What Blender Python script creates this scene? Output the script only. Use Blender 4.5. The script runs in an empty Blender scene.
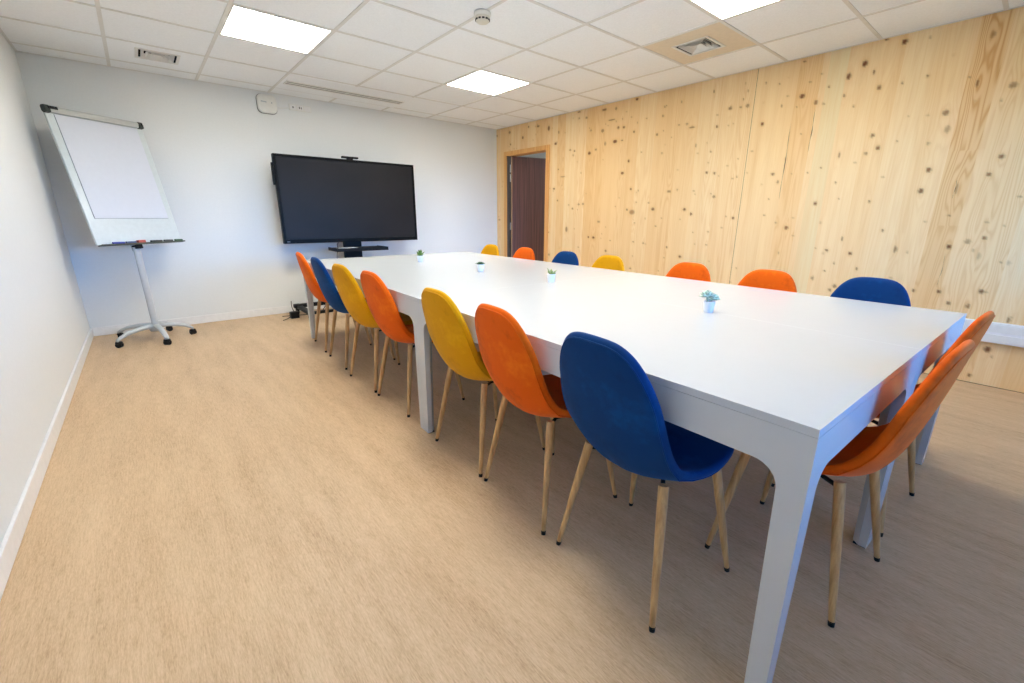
import bpy, math, random
from mathutils import Vector, Matrix
random.seed(7)
scene = bpy.context.scene
COL = scene.collection

# ---------------------------------------------------------------- camera, sky, lights, exposure
ROOM_H = 2.45
X_LEFT, X_RIGHT, Y_BACK, Y_REAR = -0.540, 4.463, 5.835, -1.70
cam_data = bpy.data.cameras.new('camera')
cam_data.sensor_width = 36.0
cam_data.lens = 433.555 / 1024 * 36.0
cam_data.shift_x = -8.448 / 1024
cam_data.shift_y = -2.854 / 1024
cam_data.clip_start = 0.02
cam = bpy.data.objects.new('camera', cam_data)
COL.objects.link(cam)
_R = Vector((0.761868, -0.647702, 0.006207)); _U = Vector((0.171086, 0.210467, 0.962514)); _F = Vector((0.624729, 0.732247, -0.271161))
cam.matrix_world = Matrix(((_R.x, _U.x, -_F.x, 0), (_R.y, _U.y, -_F.y, 0), (_R.z, _U.z, -_F.z, 1.1574), (0, 0, 0, 1)))
scene.camera = cam

world = bpy.data.worlds.new('sky'); scene.world = world
world.use_nodes = True
wt = world.node_tree
bg = wt.nodes['Background']; bg.inputs['Strength'].default_value = 17
# dusk sky: brightest at the horizon, deep blue above, dark ground below
_tc = wt.nodes.new('ShaderNodeTexCoord'); _sx = wt.nodes.new('ShaderNodeSeparateXYZ'); _rp = wt.nodes.new('ShaderNodeValToRGB')
wt.links.new(_tc.outputs['Generated'], _sx.inputs[0]); wt.links.new(_sx.outputs['Z'], _rp.inputs['Fac']); wt.links.new(_rp.outputs['Color'], bg.inputs['Color'])
_e = _rp.color_ramp.elements
_e[0].position = 0.0; _e[0].color = (0.015, 0.04, 0.06, 1)
_e[1].position = 0.55; _e[1].color = (0.01, 0.03, 0.12, 1)
_x = _e.new(0.015); _x.color = (0.05, 0.34, 0.95, 1)
_x = _e.new(0.10); _x.color = (0.07, 0.54, 1.45, 1)
_x = _e.new(0.24); _x.color = (0.02, 0.17, 0.50, 1)

PANEL_STRENGTH = 28
CORRIDOR_POWER = 45

vs = scene.view_settings
vs.view_transform = 'Standard'; vs.look = 'None'; vs.gamma = 1.0; vs.use_curve_mapping = False
vs.exposure = 0.12

def area_light(name, loc, rot, sx, sy, power, color=(1, 1, 1), portal=False):
    d = bpy.data.lights.new(name, 'AREA'); d.shape = 'RECTANGLE'; d.size = sx; d.size_y = sy
    d.energy = power; d.color = color
    if portal: d.cycles.is_portal = True
    o = bpy.data.objects.new(name, d); o.location = loc; o.rotation_euler = rot
    COL.objects.link(o); return o
# daylight through the window behind the photographer (sampling portal of the sky)
WIN = [(0.60, 2.30, 0.80, 2.15), (2.55, 4.25, 0.80, 2.15)]
for (wx0, wx1, wz0, wz1) in WIN:
    area_light('window_portal', ((wx0+wx1)/2, Y_REAR-0.02, (wz0+wz1)/2), (math.radians(90), 0, 0), wx1-wx0, wz1-wz0, 1, portal=True)
area_light('corridor_lamp', (5.9, 4.9, 2.44), (0, 0, 0), 0.6, 1.2, CORRIDOR_POWER, (0.85, 0.92, 1.0))

# ---------------------------------------------------------------- materials
def srgb(r, g, b):
    f = lambda c: (c/255/12.92) if c/255 <= 0.04045 else ((c/255+0.055)/1.055)**2.4
    return (f(r), f(g), f(b), 1)

class NT:
    def __init__(s, name):
        s.m = bpy.data.materials.new(name); s.m.use_nodes = True
        s.t = s.m.node_tree; s.b = s.t.nodes['Principled BSDF']
    def n(s, kind, **kw):
        x = s.t.nodes.new(kind)
        for k, v in kw.items():
            if k in x.inputs.keys(): x.inputs[k].default_value = v
            else: setattr(x, k, v)
        return x
    def l(s, a, b): s.t.links.new(a, b)
    def ramp(s, fac, stops):
        r = s.t.nodes.new('ShaderNodeValToRGB')
        e = r.color_ramp.elements
        e[0].position, e[0].color = stops[0]
        e[1].position, e[1].color = stops[-1]
        for p, c in stops[1:-1]:
            x = e.new(p); x.color = c
        s.l(fac, r.inputs['Fac']); return r.outputs['Color']
    def math(s, op, a, b=None, c=None, clamp=False):
        m = s.t.nodes.new('ShaderNodeMath'); m.operation = op; m.use_clamp = clamp
        for i, v in enumerate((a, b, c)):
            if v is None: continue
            if isinstance(v, (int, float)): m.inputs[i].default_value = v
            else: s.l(v, m.inputs[i])
        return m.outputs[0]
    def mix(s, fac, a, b, mode='MIX'):
        m = s.t.nodes.new('ShaderNodeMix'); m.data_type = 'RGBA'; m.blend_type = mode
        for i, v in ((0, fac), (6, a), (7, b)):
            if isinstance(v, (int, float)): m.inputs[i].default_value = v
            elif isinstance(v, tuple): m.inputs[i].default_value = v
            else: s.l(v, m.inputs[i])
        return m.outputs[2]
    def coords(s, scale=(1, 1, 1), kind='Object'):
        tc = s.t.nodes.new('ShaderNodeTexCoord'); mp = s.t.nodes.new('ShaderNodeMapping')
        mp.inputs['Scale'].default_value = scale
        s.l(tc.outputs[kind], mp.inputs['Vector']); return mp.outputs['Vector']
    def noise(s, vec, scale, detail=4, rough=0.5):
        x = s.n('ShaderNodeTexNoise'); x.inputs['Scale'].default_value = scale
        x.inputs['Detail'].default_value = detail; x.inputs['Roughness'].default_value = rough
        s.l(vec, x.inputs['Vector']); return x.outputs['Fac']
    def bump(s, h, strength, dist=0.01):
        b = s.n('ShaderNodeBump'); b.inputs['Strength'].default_value = strength; b.inputs['Distance'].default_value = dist
        s.l(h, b.inputs['Height']); s.l(b.outputs['Normal'], s.b.inputs['Normal'])
    def set(s, **kw):
        for k, v in kw.items(): s.b.inputs[k.replace('_', ' ')].default_value = v
        return s

def plain(name, col, rough=0.5, metal=0.0, var=0.03, scale=30, bump=0.0, spec=0.5):
    t = NT(name); t.set(Roughness=rough, Metallic=metal); t.b.inputs['Specular IOR Level'].default_value = spec
    v = t.coords(); f = t.noise(v, scale, 3)
    lo = tuple(max(0, c*(1-var)) for c in col[:3]) + (1,); hi = tuple(min(1, c*(1+var)) for c in col[:3]) + (1,)
    t.l(t.ramp(f, [(0.3, lo), (0.7, hi)]), t.b.inputs['Base Color'])
    if bump: t.bump(f, bump, 0.002)
    return t.m

M = {}
M['wall'] = plain('white_wall_paint', (0.78, 0.80, 0.80, 1), 0.6, var=0.012, scale=60, bump=0.05)
M['tile'] = plain('ceiling_tile', (0.91, 0.94, 0.955, 1), 0.9, var=0.03, scale=90, bump=0.05)
M['tbar'] = plain('ceiling_bar', (0.74, 0.74, 0.71, 1), 0.6)
M['white_gloss'] = plain('white_skirting', (0.82, 0.82, 0.82, 1), 0.35)
M['table_white'] = plain('white_table_laminate', (0.56, 0.58, 0.595, 1), 0.25, var=0.005)
M['black'] = plain('black_plastic', (0.008, 0.008, 0.009, 1), 0.5, spec=0.2)
M['black_metal'] = plain('black_metal', (0.009, 0.009, 0.010, 1), 0.55, spec=0.2)
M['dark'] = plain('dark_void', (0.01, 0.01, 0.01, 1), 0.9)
M['white_plastic'] = plain('white_plastic', (0.78, 0.78, 0.74, 1), 0.4)
M['cream_plastic'] = plain('cream_plastic', (0.70, 0.68, 0.58, 1), 0.5)
M['grey_metal'] = plain('silver_grey_metal', (0.50, 0.53, 0.52, 1), 0.4, 0.25)
M['pole_grey'] = plain('painted_grey_metal', (0.52, 0.55, 0.57, 1), 0.4, 0.1)
M['steel'] = plain('brushed_steel', (0.45, 0.47, 0.48, 1), 0.3, 0.9)
M['board_white'] = plain('whiteboard_enamel', (0.64, 0.70, 0.71, 1), 0.25)
M['paper'] = plain('white_paper', (0.66, 0.69, 0.76, 1), 0.7, var=0.01)
M['line_grey'] = plain('grey_print', (0.35, 0.40, 0.45, 1), 0.6)
M['vent_tile'] = plain('beige_ceiling_tile', (0.74, 0.65, 0.50, 1), 0.8)
M['soil'] = plain('potting_soil', (0.05, 0.035, 0.02, 1), 0.9, var=0.4, scale=300)
M['pot'] = plain('white_ceramic', (0.78, 0.83, 0.92, 1), 0.25)
M['succ_blue'] = plain('blue_green_succulent', (0.42, 0.56, 0.46, 1), 0.5, var=0.35, scale=90)
M['succ_green'] = plain('green_succulent', (0.24, 0.32, 0.12, 1), 0.5, var=0.4, scale=90)
M['succ_dark'] = plain('dark_green_succulent', (0.06, 0.13, 0.06, 1), 0.5, var=0.5, scale=90)
M['succ_leaf'] = plain('leafy_green', (0.10, 0.20, 0.03, 1), 0.5, var=0.5, scale=90)
M['pen_blue'] = plain('blue_pen_plastic', (0.02, 0.04, 0.35, 1), 0.4)
M['pen_red'] = plain('red_eraser', (0.50, 0.10, 0.07, 1), 0.6)
M['pen_black'] = plain('black_pen', (0.01, 0.012, 0.012, 1), 0.4)
M['pen_green'] = plain('green_pen', (0.01, 0.08, 0.03, 1), 0.4)
M['casing'] = None

def screen_mat():
    t = NT('dark_screen_glass'); t.set(Roughness=0.4); t.b.inputs['Specular IOR Level'].default_value = 0.18
    t.b.inputs['Base Color'].default_value = (0.012, 0.012, 0.014, 1)
    v = t.coords(); f = t.noise(v, 2, 2); t.l(t.ramp(f, [(0.3, (0.014, 0.013, 0.014, 1)), (0.7, (0.018, 0.017, 0.018, 1))]), t.b.inputs['Base Color'])
    return t.m
M['screen'] = screen_mat()

def emis(name, col, strength):
    t = NT(name); t.b.inputs['Emission Color'].default_value = col; t.b.inputs['Emission Strength'].default_value = strength
    t.b.inputs['Base Color'].default_value = (0.9, 0.9, 0.9, 1); return t.m
M['panel_glow'] = emis('lit_led_panel', (1.0, 0.985, 0.90, 1), PANEL_STRENGTH)

def floor_mat():
    t = NT('beige_wood_look_vinyl')
    a = t.noise(t.coords((13, 1.6, 1)), 1.0, 6, 0.6)
    b = t.noise(t.coords((190, 16, 1)), 1.0, 5, 0.6)
    c = t.noise(t.coords((3.0, 1.1, 1)), 1.0, 3, 0.5)
    e = t.noise(t.coords((420, 60, 1)), 1.0, 3, 0.6)
    f = t.math('ADD', t.math('MULTIPLY', a, 0.26), t.math('MULTIPLY', b, 0.34))
    f = t.math('ADD', f, t.math('MULTIPLY', c, 0.12)); f = t.math('ADD', f, t.math('MULTIPLY', e, 0.28))
    t.l(t.ramp(f, [(0.36, srgb(168, 136, 100)), (0.46, srgb(196, 165, 128)), (0.54, srgb(209, 179, 142)), (0.66, srgb(222, 194, 158))]), t.b.inputs['Base Color'])
    t.set(Roughness=0.45); t.b.inputs['Specular IOR Level'].default_value = 0.35
    t.bump(b, 0.05, 0.001)
    return t.m
M['floor'] = floor_mat()

def pine_mat():
    t = NT('knotty_pine_boards')
    at = lambda n: t.n('ShaderNodeAttribute', attribute_name=n).outputs['Fac']
    tc = t.n('ShaderNodeTexCoord').outputs['Object']
    sp = t.n('ShaderNodeSeparateXYZ'); t.l(tc, sp.inputs[0])
    y, z = sp.outputs['Y'], sp.outputs['Z']
    bid, tone, gs, kn, halo, kd = at('board'), at('tone'), at('grain'), at('knot'), at('halo'), at('kdist')
    def vec(x_, y_, z_):
        c = t.n('ShaderNodeCombineXYZ')
        for i, q in enumerate((x_, y_, z_)):
            if isinstance(q, (int, float)): c.inputs[i].default_value = q
            else: t.l(q, c.inputs[i])
        return c.outputs[0]
    # slow field whose contours are the cathedral rings
    slow = t.noise(vec(t.math('MULTIPLY', y, 7.5), t.math('MULTIPLY', z, 0.34), t.math('MULTIPLY', bid, 13.7)), 1.0, 2, 0.4)
    ring = t.math('ADD', t.math('MULTIPLY', slow, 130.0), t.math('MULTIPLY', kd, 9.0))
    wob = t.noise(vec(t.math('MULTIPLY', y, 60), t.math('MULTIPLY', z, 3), bid), 1.0, 2, 0.5)
    ring = t.math('ADD', ring, t.math('MULTIPLY', wob, 2.0))
    lines = t.math('POWER', t.math('MULTIPLY_ADD', t.math('SINE', ring), 0.5, 0.5), 2.2)
    fine = t.noise(vec(t.math('MULTIPLY', y, 130), t.math('MULTIPLY', z, 2.6), bid), 1.0, 5, 0.6)
    broad = t.noise(vec(t.math('MULTIPLY', y, 14), t.math('MULTIPLY', z, 0.5), t.math('MULTIPLY', bid, 3.3)), 1.0, 4, 0.55)
    base = t.ramp(tone, [(0.0, srgb(226, 183, 124)), (0.35, srgb(238, 201, 146)), (0.6, srgb(242, 210, 158)), (0.9, srgb(243, 217, 171)), (1.0, srgb(232, 212, 164))])
    c = t.mix(t.math('MULTIPLY', t.math('SUBTRACT', broad, 0.42, clamp=True), 1.7, clamp=True), base, srgb(230, 188, 130))
    c = t.mix(t.math('MULTIPLY', lines, gs, clamp=True), c, srgb(208, 148, 84))
    c = t.mix(t.math('MULTIPLY', t.math('SUBTRACT', fine, 0.46, clamp=True), 0.6, clamp=True), c, srgb(208, 152, 90))
    c = t.mix(t.math('MULTIPLY', halo, 0.35, clamp=True), c, srgb(214, 158, 84))
    c = t.mix(t.math('MULTIPLY', kn, 1.0, clamp=True), c, srgb(112, 60, 26))
    t.l(c, t.b.inputs['Base Color']); t.set(Roughness=0.55)
    t.b.inputs['Specular IOR Level'].default_value = 0.25
    return t.m
M['pine'] = pine_mat()

def wood(name, c0, c1, axis_scale=(30, 30, 1.5), rough=0.45):
    t = NT(name); v = t.coords(axis_scale); f = t.noise(v, 1.0, 6, 0.6)
    t.l(t.ramp(f, [(0.3, c0), (0.7, c1)]), t.b.inputs['Base Color']); t.set(Roughness=rough); return t.m
M['casing'] = wood('pine_door_casing', srgb(214, 150, 78), srgb(236, 184, 116), (40, 40, 2))
M['door_brown'] = wood('dark_brown_laminate', srgb(70, 42, 36), srgb(112, 74, 64), (60, 60, 1.2), 0.5)
M['door_edge'] = wood('door_edge_oak', srgb(168, 130, 96), srgb(200, 164, 126), (30, 30, 2), 0.5)
M['leg_oak'] = wood('oak_print_leg', srgb(170, 126, 76), srgb(216, 176, 122), (70, 70, 5), 0.35)

def velvet(name, dark, mid, light, sheen, sheen_w):
    t = NT(name)
    v = t.coords(); a = t.noise(v, 5, 4, 0.5); b = t.noise(v, 40, 3, 0.6)
    f = t.math('ADD', t.math('MULTIPLY', a, 0.82), t.math('MULTIPLY', b, 0.18))
    t.l(t.ramp(f, [(0.20, dark), (0.47, mid), (0.55, mid), (0.72, light)]), t.b.inputs['Base Color'])
    t.set(Roughness=0.75); t.b.inputs['Specular IOR Level'].default_value = 0.15
    t.b.inputs['Sheen Weight'].default_value = sheen_w; t.b.inputs['Sheen Roughness'].default_value = 0.35
    t.b.inputs['Sheen Tint'].default_value = sheen
    t.bump(t.noise(v, 900, 2), 0.15, 0.0005)
    return t.m
M['orange'] = velvet('orange_velvet', srgb(158, 50, 2), srgb(226, 94, 4), srgb(242, 122, 18), (1.0, 0.50, 0.25, 1), 0.35)
M['yellow'] = velvet('mustard_yellow_velvet', srgb(170, 112, 0), srgb(212, 150, 2), srgb(228, 170, 14), (1.0, 0.80, 0.35, 1), 0.25)
M['blue'] = velvet('royal_blue_velvet', srgb(0, 30, 72), srgb(0, 54, 108), srgb(0, 72, 136), (0.15, 0.40, 1.0, 1), 0.25)

# ---------------------------------------------------------------- mesh helpers
class MB:
    def __init__(s): s.v = []; s.f = []; s.mi = []; s.sm = []
    def add(s, vs_, fs, mi=0, smooth=False):
        o = len(s.v); s.v += [tuple(p) for p in vs_]
        for f in fs: s.f.append(tuple(o+i for i in f)); s.mi.append(mi); s.sm.append(smooth)
        return s
    def box(s, x0, x1, y0, y1, z0, z1, mi=0, mat=None):
        p = [(x, y, z) for z in (z0, z1) for y in (y0, y1) for x in (x0, x1)]
        if mat is not None: p = [tuple(mat @ Vector(q)) for q in p]
        return s.add(p, [(0, 2, 3, 1), (4, 5, 7, 6), (0, 1, 5, 4), (2, 6, 7, 3), (0, 4, 6, 2), (1, 3, 7, 5)], mi)
    def tube(s, pts, rad, n=12, mi=0, caps=True):
        pts = [Vector(p) for p in pts]
        if not isinstance(rad, (list, tuple)): rad = [rad]*len(pts)
        rings = []; prev = None
        for i, p in enumerate(pts):
            d = (pts[min(i+1, len(pts)-1)] - pts[max(i-1, 0)]).normalized()
            if prev is None:
                a = Vector((0, 0, 1)) if abs(d.z) < 0.9 else Vector((1, 0, 0))
                u = d.cross(a).normalized()
            else: u = (prev - d*prev.dot(d)).normalized()
            prev = u; w = d.cross(u)
            rings.append([p + (u*math.cos(2*math.pi*k/n) + w*math.sin(2*math.pi*k/n))*rad[i] for k in range(n)])
        vv = [q for r in rings for q in r]; ff = []
        for i in range(len(rings)-1):
            for k in range(n): ff.append((i*n+k, i*n+(k+1) % n, (i+1)*n+(k+1) % n, (i+1)*n+k))
        s.add(vv, ff, mi, True)
        if caps:
            s.add(rings[0], [tuple(range(n))[::-1]], mi); s.add(rings[-1], [tuple(range(n))], mi)
        return s
    def lathe(s, prof, n=32, mi=0, c=(0, 0, 0)):
        vv = [(c[0]+r*math.cos(2*math.pi*k/n), c[1]+r*math.sin(2*math.pi*k/n), c[2]+z) for r, z in prof for k in range(n)]
        ff = [(i*n+k, i*n+(k+1) % n, (i+1)*n+(k+1) % n, (i+1)*n+k) for i in range(len(prof)-1) for k in range(n)]
        return s.add(vv, ff, mi, True)
    def prism(s, poly, fn, t0, t1, mi=0):
        """poly: 2D outline; fn(u, v, t) -> 3D"""
        n = len(poly)
        a = [fn(u, v, t0) for u, v in poly]; b = [fn(u, v, t1) for u, v in poly]
        s.add(a + b, [tuple(range(n))[::-1], tuple(range(n, 2*n))] + [(i, (i+1) % n, n+(i+1) % n, n+i) for i in range(n)], mi)
        return s
    def build(s, name, mats, parent=None, bevel=0.0, seg=2, loc=None, autosmooth=False):
        me = bpy.data.meshes.new(name); me.from_pydata(s.v, [], s.f)
        if not isinstance(mats, (list, tuple)): mats = [mats]
        for m in mats: me.materials.append(m)
        me.polygons.foreach_set('material_index', s.mi)
        me.polygons.foreach_set('use_smooth', s.sm)
        me.update()
        import bmesh
        bm = bmesh.new(); bm.from_mesh(me); bmesh.ops.recalc_face_normals(bm, faces=bm.faces); bm.to_mesh(me); bm.free()
        o = bpy.data.objects.new(name, me); COL.objects.link(o)
        if parent: o.parent = parent
        if loc: o.location = loc
        if bevel:
            b = o.modifiers.new('bevel', 'BEVEL'); b.width = bevel; b.segments = seg; b.limit_method = 'ANGLE'; b.angle_limit = math.radians(40)
        return o

def tag(o, label=None, cat=None, group=None, kind=None):
    if label: o['label'] = label
    if cat: o['category'] = cat
    if group: o['group'] = group
    if kind: o['kind'] = kind
    return o
def thing(name, label, cat, loc=(0, 0, 0), rz=0, group=None):
    o = bpy.data.objects.new(name, None); COL.objects.link(o); o.location = loc; o.rotation_euler = (0, 0, rz)
    return tag(o, label, cat, group)
def copy_tree(o, parent=None):
    c = o.copy(); COL.objects.link(c)
    if parent: c.parent = parent
    for ch in list(o.children): copy_tree(ch, c)
    return c
def struct(mb, name, mats, **kw): return tag(mb.build(name, mats, **kw), kind='structure')

# ---------------------------------------------------------------- room shell
T = 0.15
struct(MB().box(X_LEFT-T, 4.55, Y_REAR-T, Y_BACK+T, -0.1, 0), 'floor', M['floor'])
struct(MB().box(X_LEFT-T, X_LEFT, Y_REAR-T, Y_BACK+T, 0, ROOM_H+0.2), 'wall_left', M['wall'])
struct(MB().box(X_LEFT, 4.62, Y_BACK, Y_BACK+T, 0, ROOM_H+0.2), 'wall_back', M['wall'])
# rear wall with two window openings
rw = MB(); xs = [X_LEFT] + [v for w in WIN for v in w[:2]] + [4.62]; wz0, wz1 = WIN[0][2], WIN[0][3]
rw.box(X_LEFT, 4.62, Y_REAR-T, Y_REAR, 0, wz0); rw.box(X_LEFT, 4.62, Y_REAR-T, Y_REAR, wz1, ROOM_H+0.2)
for i in range(0, len(xs), 2): rw.box(xs[i], xs[i+1], Y_REAR-T, Y_REAR, wz0, wz1)
struct(rw, 'wall_rear', M['wall'])
for i, (a, b, c, d) in enumerate(WIN):
    w = MB(); t = 0.05; y0, y1 = Y_REAR-0.11, Y_REAR-0.05
    w.box(a, a+t, y0, y1, c, d); w.box(b-t, b, y0, y1, c, d); w.box(a+t, b-t, y0, y1, c, c+t); w.box(a+t, b-t, y0, y1, d-t, d)
    w.box((a+b)/2-t/2, (a+b)/2+t/2, y0, y1, c+t, d-t)
    struct(w, 'window_%d' % (i+1), M['white_gloss'])
# baseboards
def baseboard(name, mb):
    struct(mb, name, M['white_gloss'], bevel=0.004)
baseboard('baseboard_left', MB().box(X_LEFT, X_LEFT+0.014, Y_REAR, Y_BACK, 0, 0.085))
baseboard('baseboard_back', MB().box(X_LEFT+0.014, X_RIGHT, Y_BACK-0.014, Y_BACK, 0, 0.085))

# knotty pine wall: boards as strips (own edges), knots at their own places as attributes
KNOTS = [(4.666,2.313,0.022,0.033,0.8),(4.119,2.429,0.025,0.011,0.7),(3.992,2.344,0.017,0.012,0.6),(4.115,2.355,0.013,0.013,0.5),(3.714,2.39,0.038,0.011,0.7),(3.54,2.375,0.013,0.019,0.6),(3.595,2.261,0.048,0.009,0.7),(3.256,2.425,0.018,0.014,1),(3.724,2.161,0.023,0.021,0.6),(3.491,2.165,0.017,0.015,0.8),(3.412,2.159,0.017,0.015,0.8),(3.266,2.094,0.014,0.013,0.7),(3.528,2.02,0.03,0.021,0.9),(3.427,2.021,0.013,0.01,0.7),(4.526,2.105,0.023,0.017,0.9),(4.473,2.239,0.013,0.021,0.5),(3.911,2.188,0.017,0.013,0.4),(4.253,1.999,0.016,0.011,0.7),(4.174,1.979,0.013,0.011,0.8),(3.92,1.928,0.024,0.02,0.9),(3.818,1.961,0.014,0.014,0.6),(3.675,2.012,0.014,0.025,0.5),(3.313,1.787,0.015,0.015,0.9),(3.392,1.659,0.022,0.016,0.9),(4.462,1.777,0.012,0.011,0.7),(4.375,1.678,0.041,0.011,0.5),(2.907,2.202,0.011,0.01,0.6),(3.113,2.207,0.011,0.009,0.4),(2.894,2.289,0.011,0.009,0.5),(2.96,2.025,0.013,0.015,0.7),(2.888,2.056,0.007,0.007,0.5),(2.709,2.086,0.012,0.01,0.5),(2.617,2.083,0.015,0.01,0.5),(3.147,1.865,0.009,0.007,0.6),(2.881,1.829,0.012,0.009,0.4),(4.195,1.931,0.013,0.012,0.5),(4.537,1.531,0.017,0.014,0.8),(4.459,1.374,0.012,0.009,0.8),(4.065,1.316,0.018,0.013,0.6),(3.991,1.32,0.015,0.013,0.6),(4.173,1.263,0.014,0.011,0.8),(3.254,1.475,0.01,0.016,0.9),(3.216,1.215,0.037,0.029,0.6),(3.288,1.244,0.013,0.011,0.7),(2.935,1.247,0.022,0.017,0.8),(2.996,1.318,0.011,0.009,0.6),(2.752,1.43,0.023,0.014,0.6),(2.547,1.24,0.017,0.014,0.9),(4.273,0.992,0.022,0.039,0.6),(3.713,1.1,0.022,0.016,0.5),(3.871,0.903,0.01,0.013,0.9),(3.786,0.899,0.022,0.015,0.9),(3.573,0.743,0.014,0.014,0.8),(2.88,1.062,0.008,0.011,0.6),(3.026,0.865,0.012,0.012,0.6),(3.165,0.875,0.009,0.008,0.6),(3.513,0.873,0.01,0.007,0.5),(2.714,0.836,0.011,0.011,0.8),(2.544,0.743,0.016,0.013,1),(2.652,1.444,0.008,0.01,0.5),(3.165,1.326,0.01,0.01,0.4),(4.039,0.764,0.013,0.008,0.5),(3.182,0.557,0.015,0.011,0.6),(4.245,1.313,0.011,0.013,0.4),(2.185,2.156,0.018,0.014,0.7),(2.085,2.152,0.009,0.012,0.6),(2.023,2.154,0.017,0.016,0.6),(2.072,2.216,0.006,0.01,0.6),(2.066,2.346,0.006,0.008,0.4),(2.036,2.28,0.009,0.009,0.4),(2.363,2.335,0.006,0.016,0.7),(2.295,2.014,0.011,0.012,0.9),(2.558,2.043,0.029,0.011,0.7),(2.494,1.864,0.009,0.018,0.5),(1.869,1.978,0.013,0.015,1),(1.887,2.313,0.006,0.007,0.6),(1.775,2.283,0.007,0.008,0.6),(1.729,2.105,0.005,0.012,0.6),(1.575,2.153,0.02,0.02,0.9),(1.463,2.086,0.015,0.019,0.7),(1.601,2.416,0.01,0.008,0.7),(1.531,2.251,0.007,0.005,0.5),(1.534,1.854,0.007,0.008,0.5),(1.386,2.189,0.007,0.008,0.8),(2.178,2.008,0.006,0.008,0.4),(2.701,2.303,0.007,0.014,0.5),(2.344,1.597,0.013,0.01,0.9),(2.263,1.586,0.012,0.011,0.8),(2.078,1.527,0.012,0.008,0.4),(2.036,1.539,0.008,0.008,0.6),(2.14,1.647,0.013,0.006,0.3),(2.24,1.361,0.014,0.014,0.7),(2.443,1.394,0.006,0.005,0.4),(2.468,1.194,0.012,0.014,1),(2.092,1.168,0.006,0.005,0.6),(2.021,1.156,0.013,0.011,0.8),(1.8,1.454,0.005,0.008,0.6),(1.715,1.543,0.013,0.013,0.8),(1.661,1.471,0.01,0.013,0.7),(1.718,1.326,0.005,0.008,0.6),(1.733,1.184,0.004,0.007,0.7),(1.622,1.117,0.006,0.015,0.6),(1.529,1.074,0.017,0.017,0.8),(1.334,1.281,0.012,0.015,0.9),(1.34,1.57,0.008,0.008,0.7),(1.432,1.538,0.007,0.007,0.6),(1.183,0.895,0.011,0.011,0.9),(2.261,0.884,0.01,0.009,0.6),(1.265,1.122,0.003,0.014,0.4),(0.951,2.397,0.017,0.019,1),(1.064,2.442,0.011,0.005,1),(1.17,2.305,0.016,0.024,1),(1.261,2.237,0.014,0.027,0.9),(1.1,2.234,0.006,0.017,0.9),(1.049,2.118,0.013,0.016,0.8),(1.266,2.101,0.007,0.014,0.7),(1.188,2.014,0.007,0.007,0.8),(0.915,2.121,0.005,0.01,0.7),(0.775,2.139,0.008,0.009,0.8),(0.813,2.389,0.005,0.006,0.5),(0.661,2.246,0.005,0.006,0.6),(0.63,1.88,0.018,0.02,0.7),(0.837,1.888,0.006,0.007,0.3),(1.029,1.78,0.013,0.015,0.8),(0.977,1.686,0.014,0.017,0.8),(1.048,1.653,0.009,0.012,0.7),(1.228,1.657,0.006,0.025,0.7),(0.6,1.77,0.014,0.029,0.45),(0.647,1.504,0.015,0.018,0.85),(0.663,1.358,0.015,0.02,0.85),(0.683,1.686,0.004,0.015,0.6),(1.214,1.443,0.005,0.007,0.7),(1.171,1.318,0.007,0.006,0.5),(0.958,1.29,0.009,0.009,0.8),(0.477,1.185,0.005,0.005,0.9),(0.87,1.719,0.002,0.007,0.5),(0.474,1.366,0.005,0.04,0.5),(1.088,0.993,0.007,0.019,0.7),(1.015,0.877,0.012,0.014,0.9),(0.834,1.07,0.009,0.01,0.8),(0.731,0.929,0.011,0.027,0.7),(0.432,0.964,0.014,0.015,1),(1.173,0.717,0.007,0.007,0.9),(0.343,1.005,0.017,0.018,0.5),(0.947,0.757,0.003,0.014,0.7),(0.249,0.553,0.012,0.018,0.7),(0.334,1.995,0.02,0.02,0.6),(0.492,2.323,0.012,0.022,0.45),(0.508,2.041,0.004,0.023,0.8),(0.294,1.563,0.013,0.017,0.85),(0.331,1.453,0.01,0.015,0.75),(0.156,1.304,0.01,0.008,0.5),(0.267,1.033,0.012,0.014,0.75),(0.114,0.874,0.007,0.02,0.35),(0.267,0.909,0.009,0.028,0.35),(4.881,2.369,0.028,0.013,0.7),(5.082,2.386,0.016,0.014,0.7),(5.208,2.261,0.018,0.022,0.8),(5.511,2.368,0.025,0.021,0.6),(5.491,2.201,0.017,0.01,0.7),(5.824,2.359,0.018,0.014,0.6),(5.776,1.105,0.027,0.013,0.5),(4.627,0.942,0.015,0.011,0.6),(4.605,0.627,0.017,0.019,0.5),(0.091,0.264,0.018,0.023,0.9)]
CUTS = [Y_REAR, -1.6, -1.42, -1.25, -1.1, -0.96, -0.82, -0.70, -0.56, -0.43, -0.29, -0.16, -0.02, 0.13, 0.27, 0.414, 0.565, 0.755, 0.936, 1.079, 1.281, 1.411, 1.457, 1.627, 1.749, 1.968, 2.125, 2.24, 2.376, 2.494,
        2.713, 2.85, 2.993, 3.205, 3.33, 3.462, 3.684, 3.83, 3.98, 4.16, 4.343, 4.489, 4.586, 4.70, 4.924, 5.098, 5.26, 5.372, 5.575, 5.72, Y_BACK]
DOOR_Y0, DOOR_Y1, DOOR_Z = 4.70, 5.575, 2.05
TONES = {0.414: (0.25, 0.75), 0.565: (0.62, 0.12), 0.755: (0.72, 0.10), 0.27: (0.55, 0.25), 0.13: (0.6, 0.3), 1.281: (0.97, 0.03), 1.079: (0.7, 0.06), 1.457: (0.35, 0.25), 1.627: (0.6, 0.05), 1.749: (0.65, 0.05), 0.936: (0.6, 0.1)}
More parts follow.
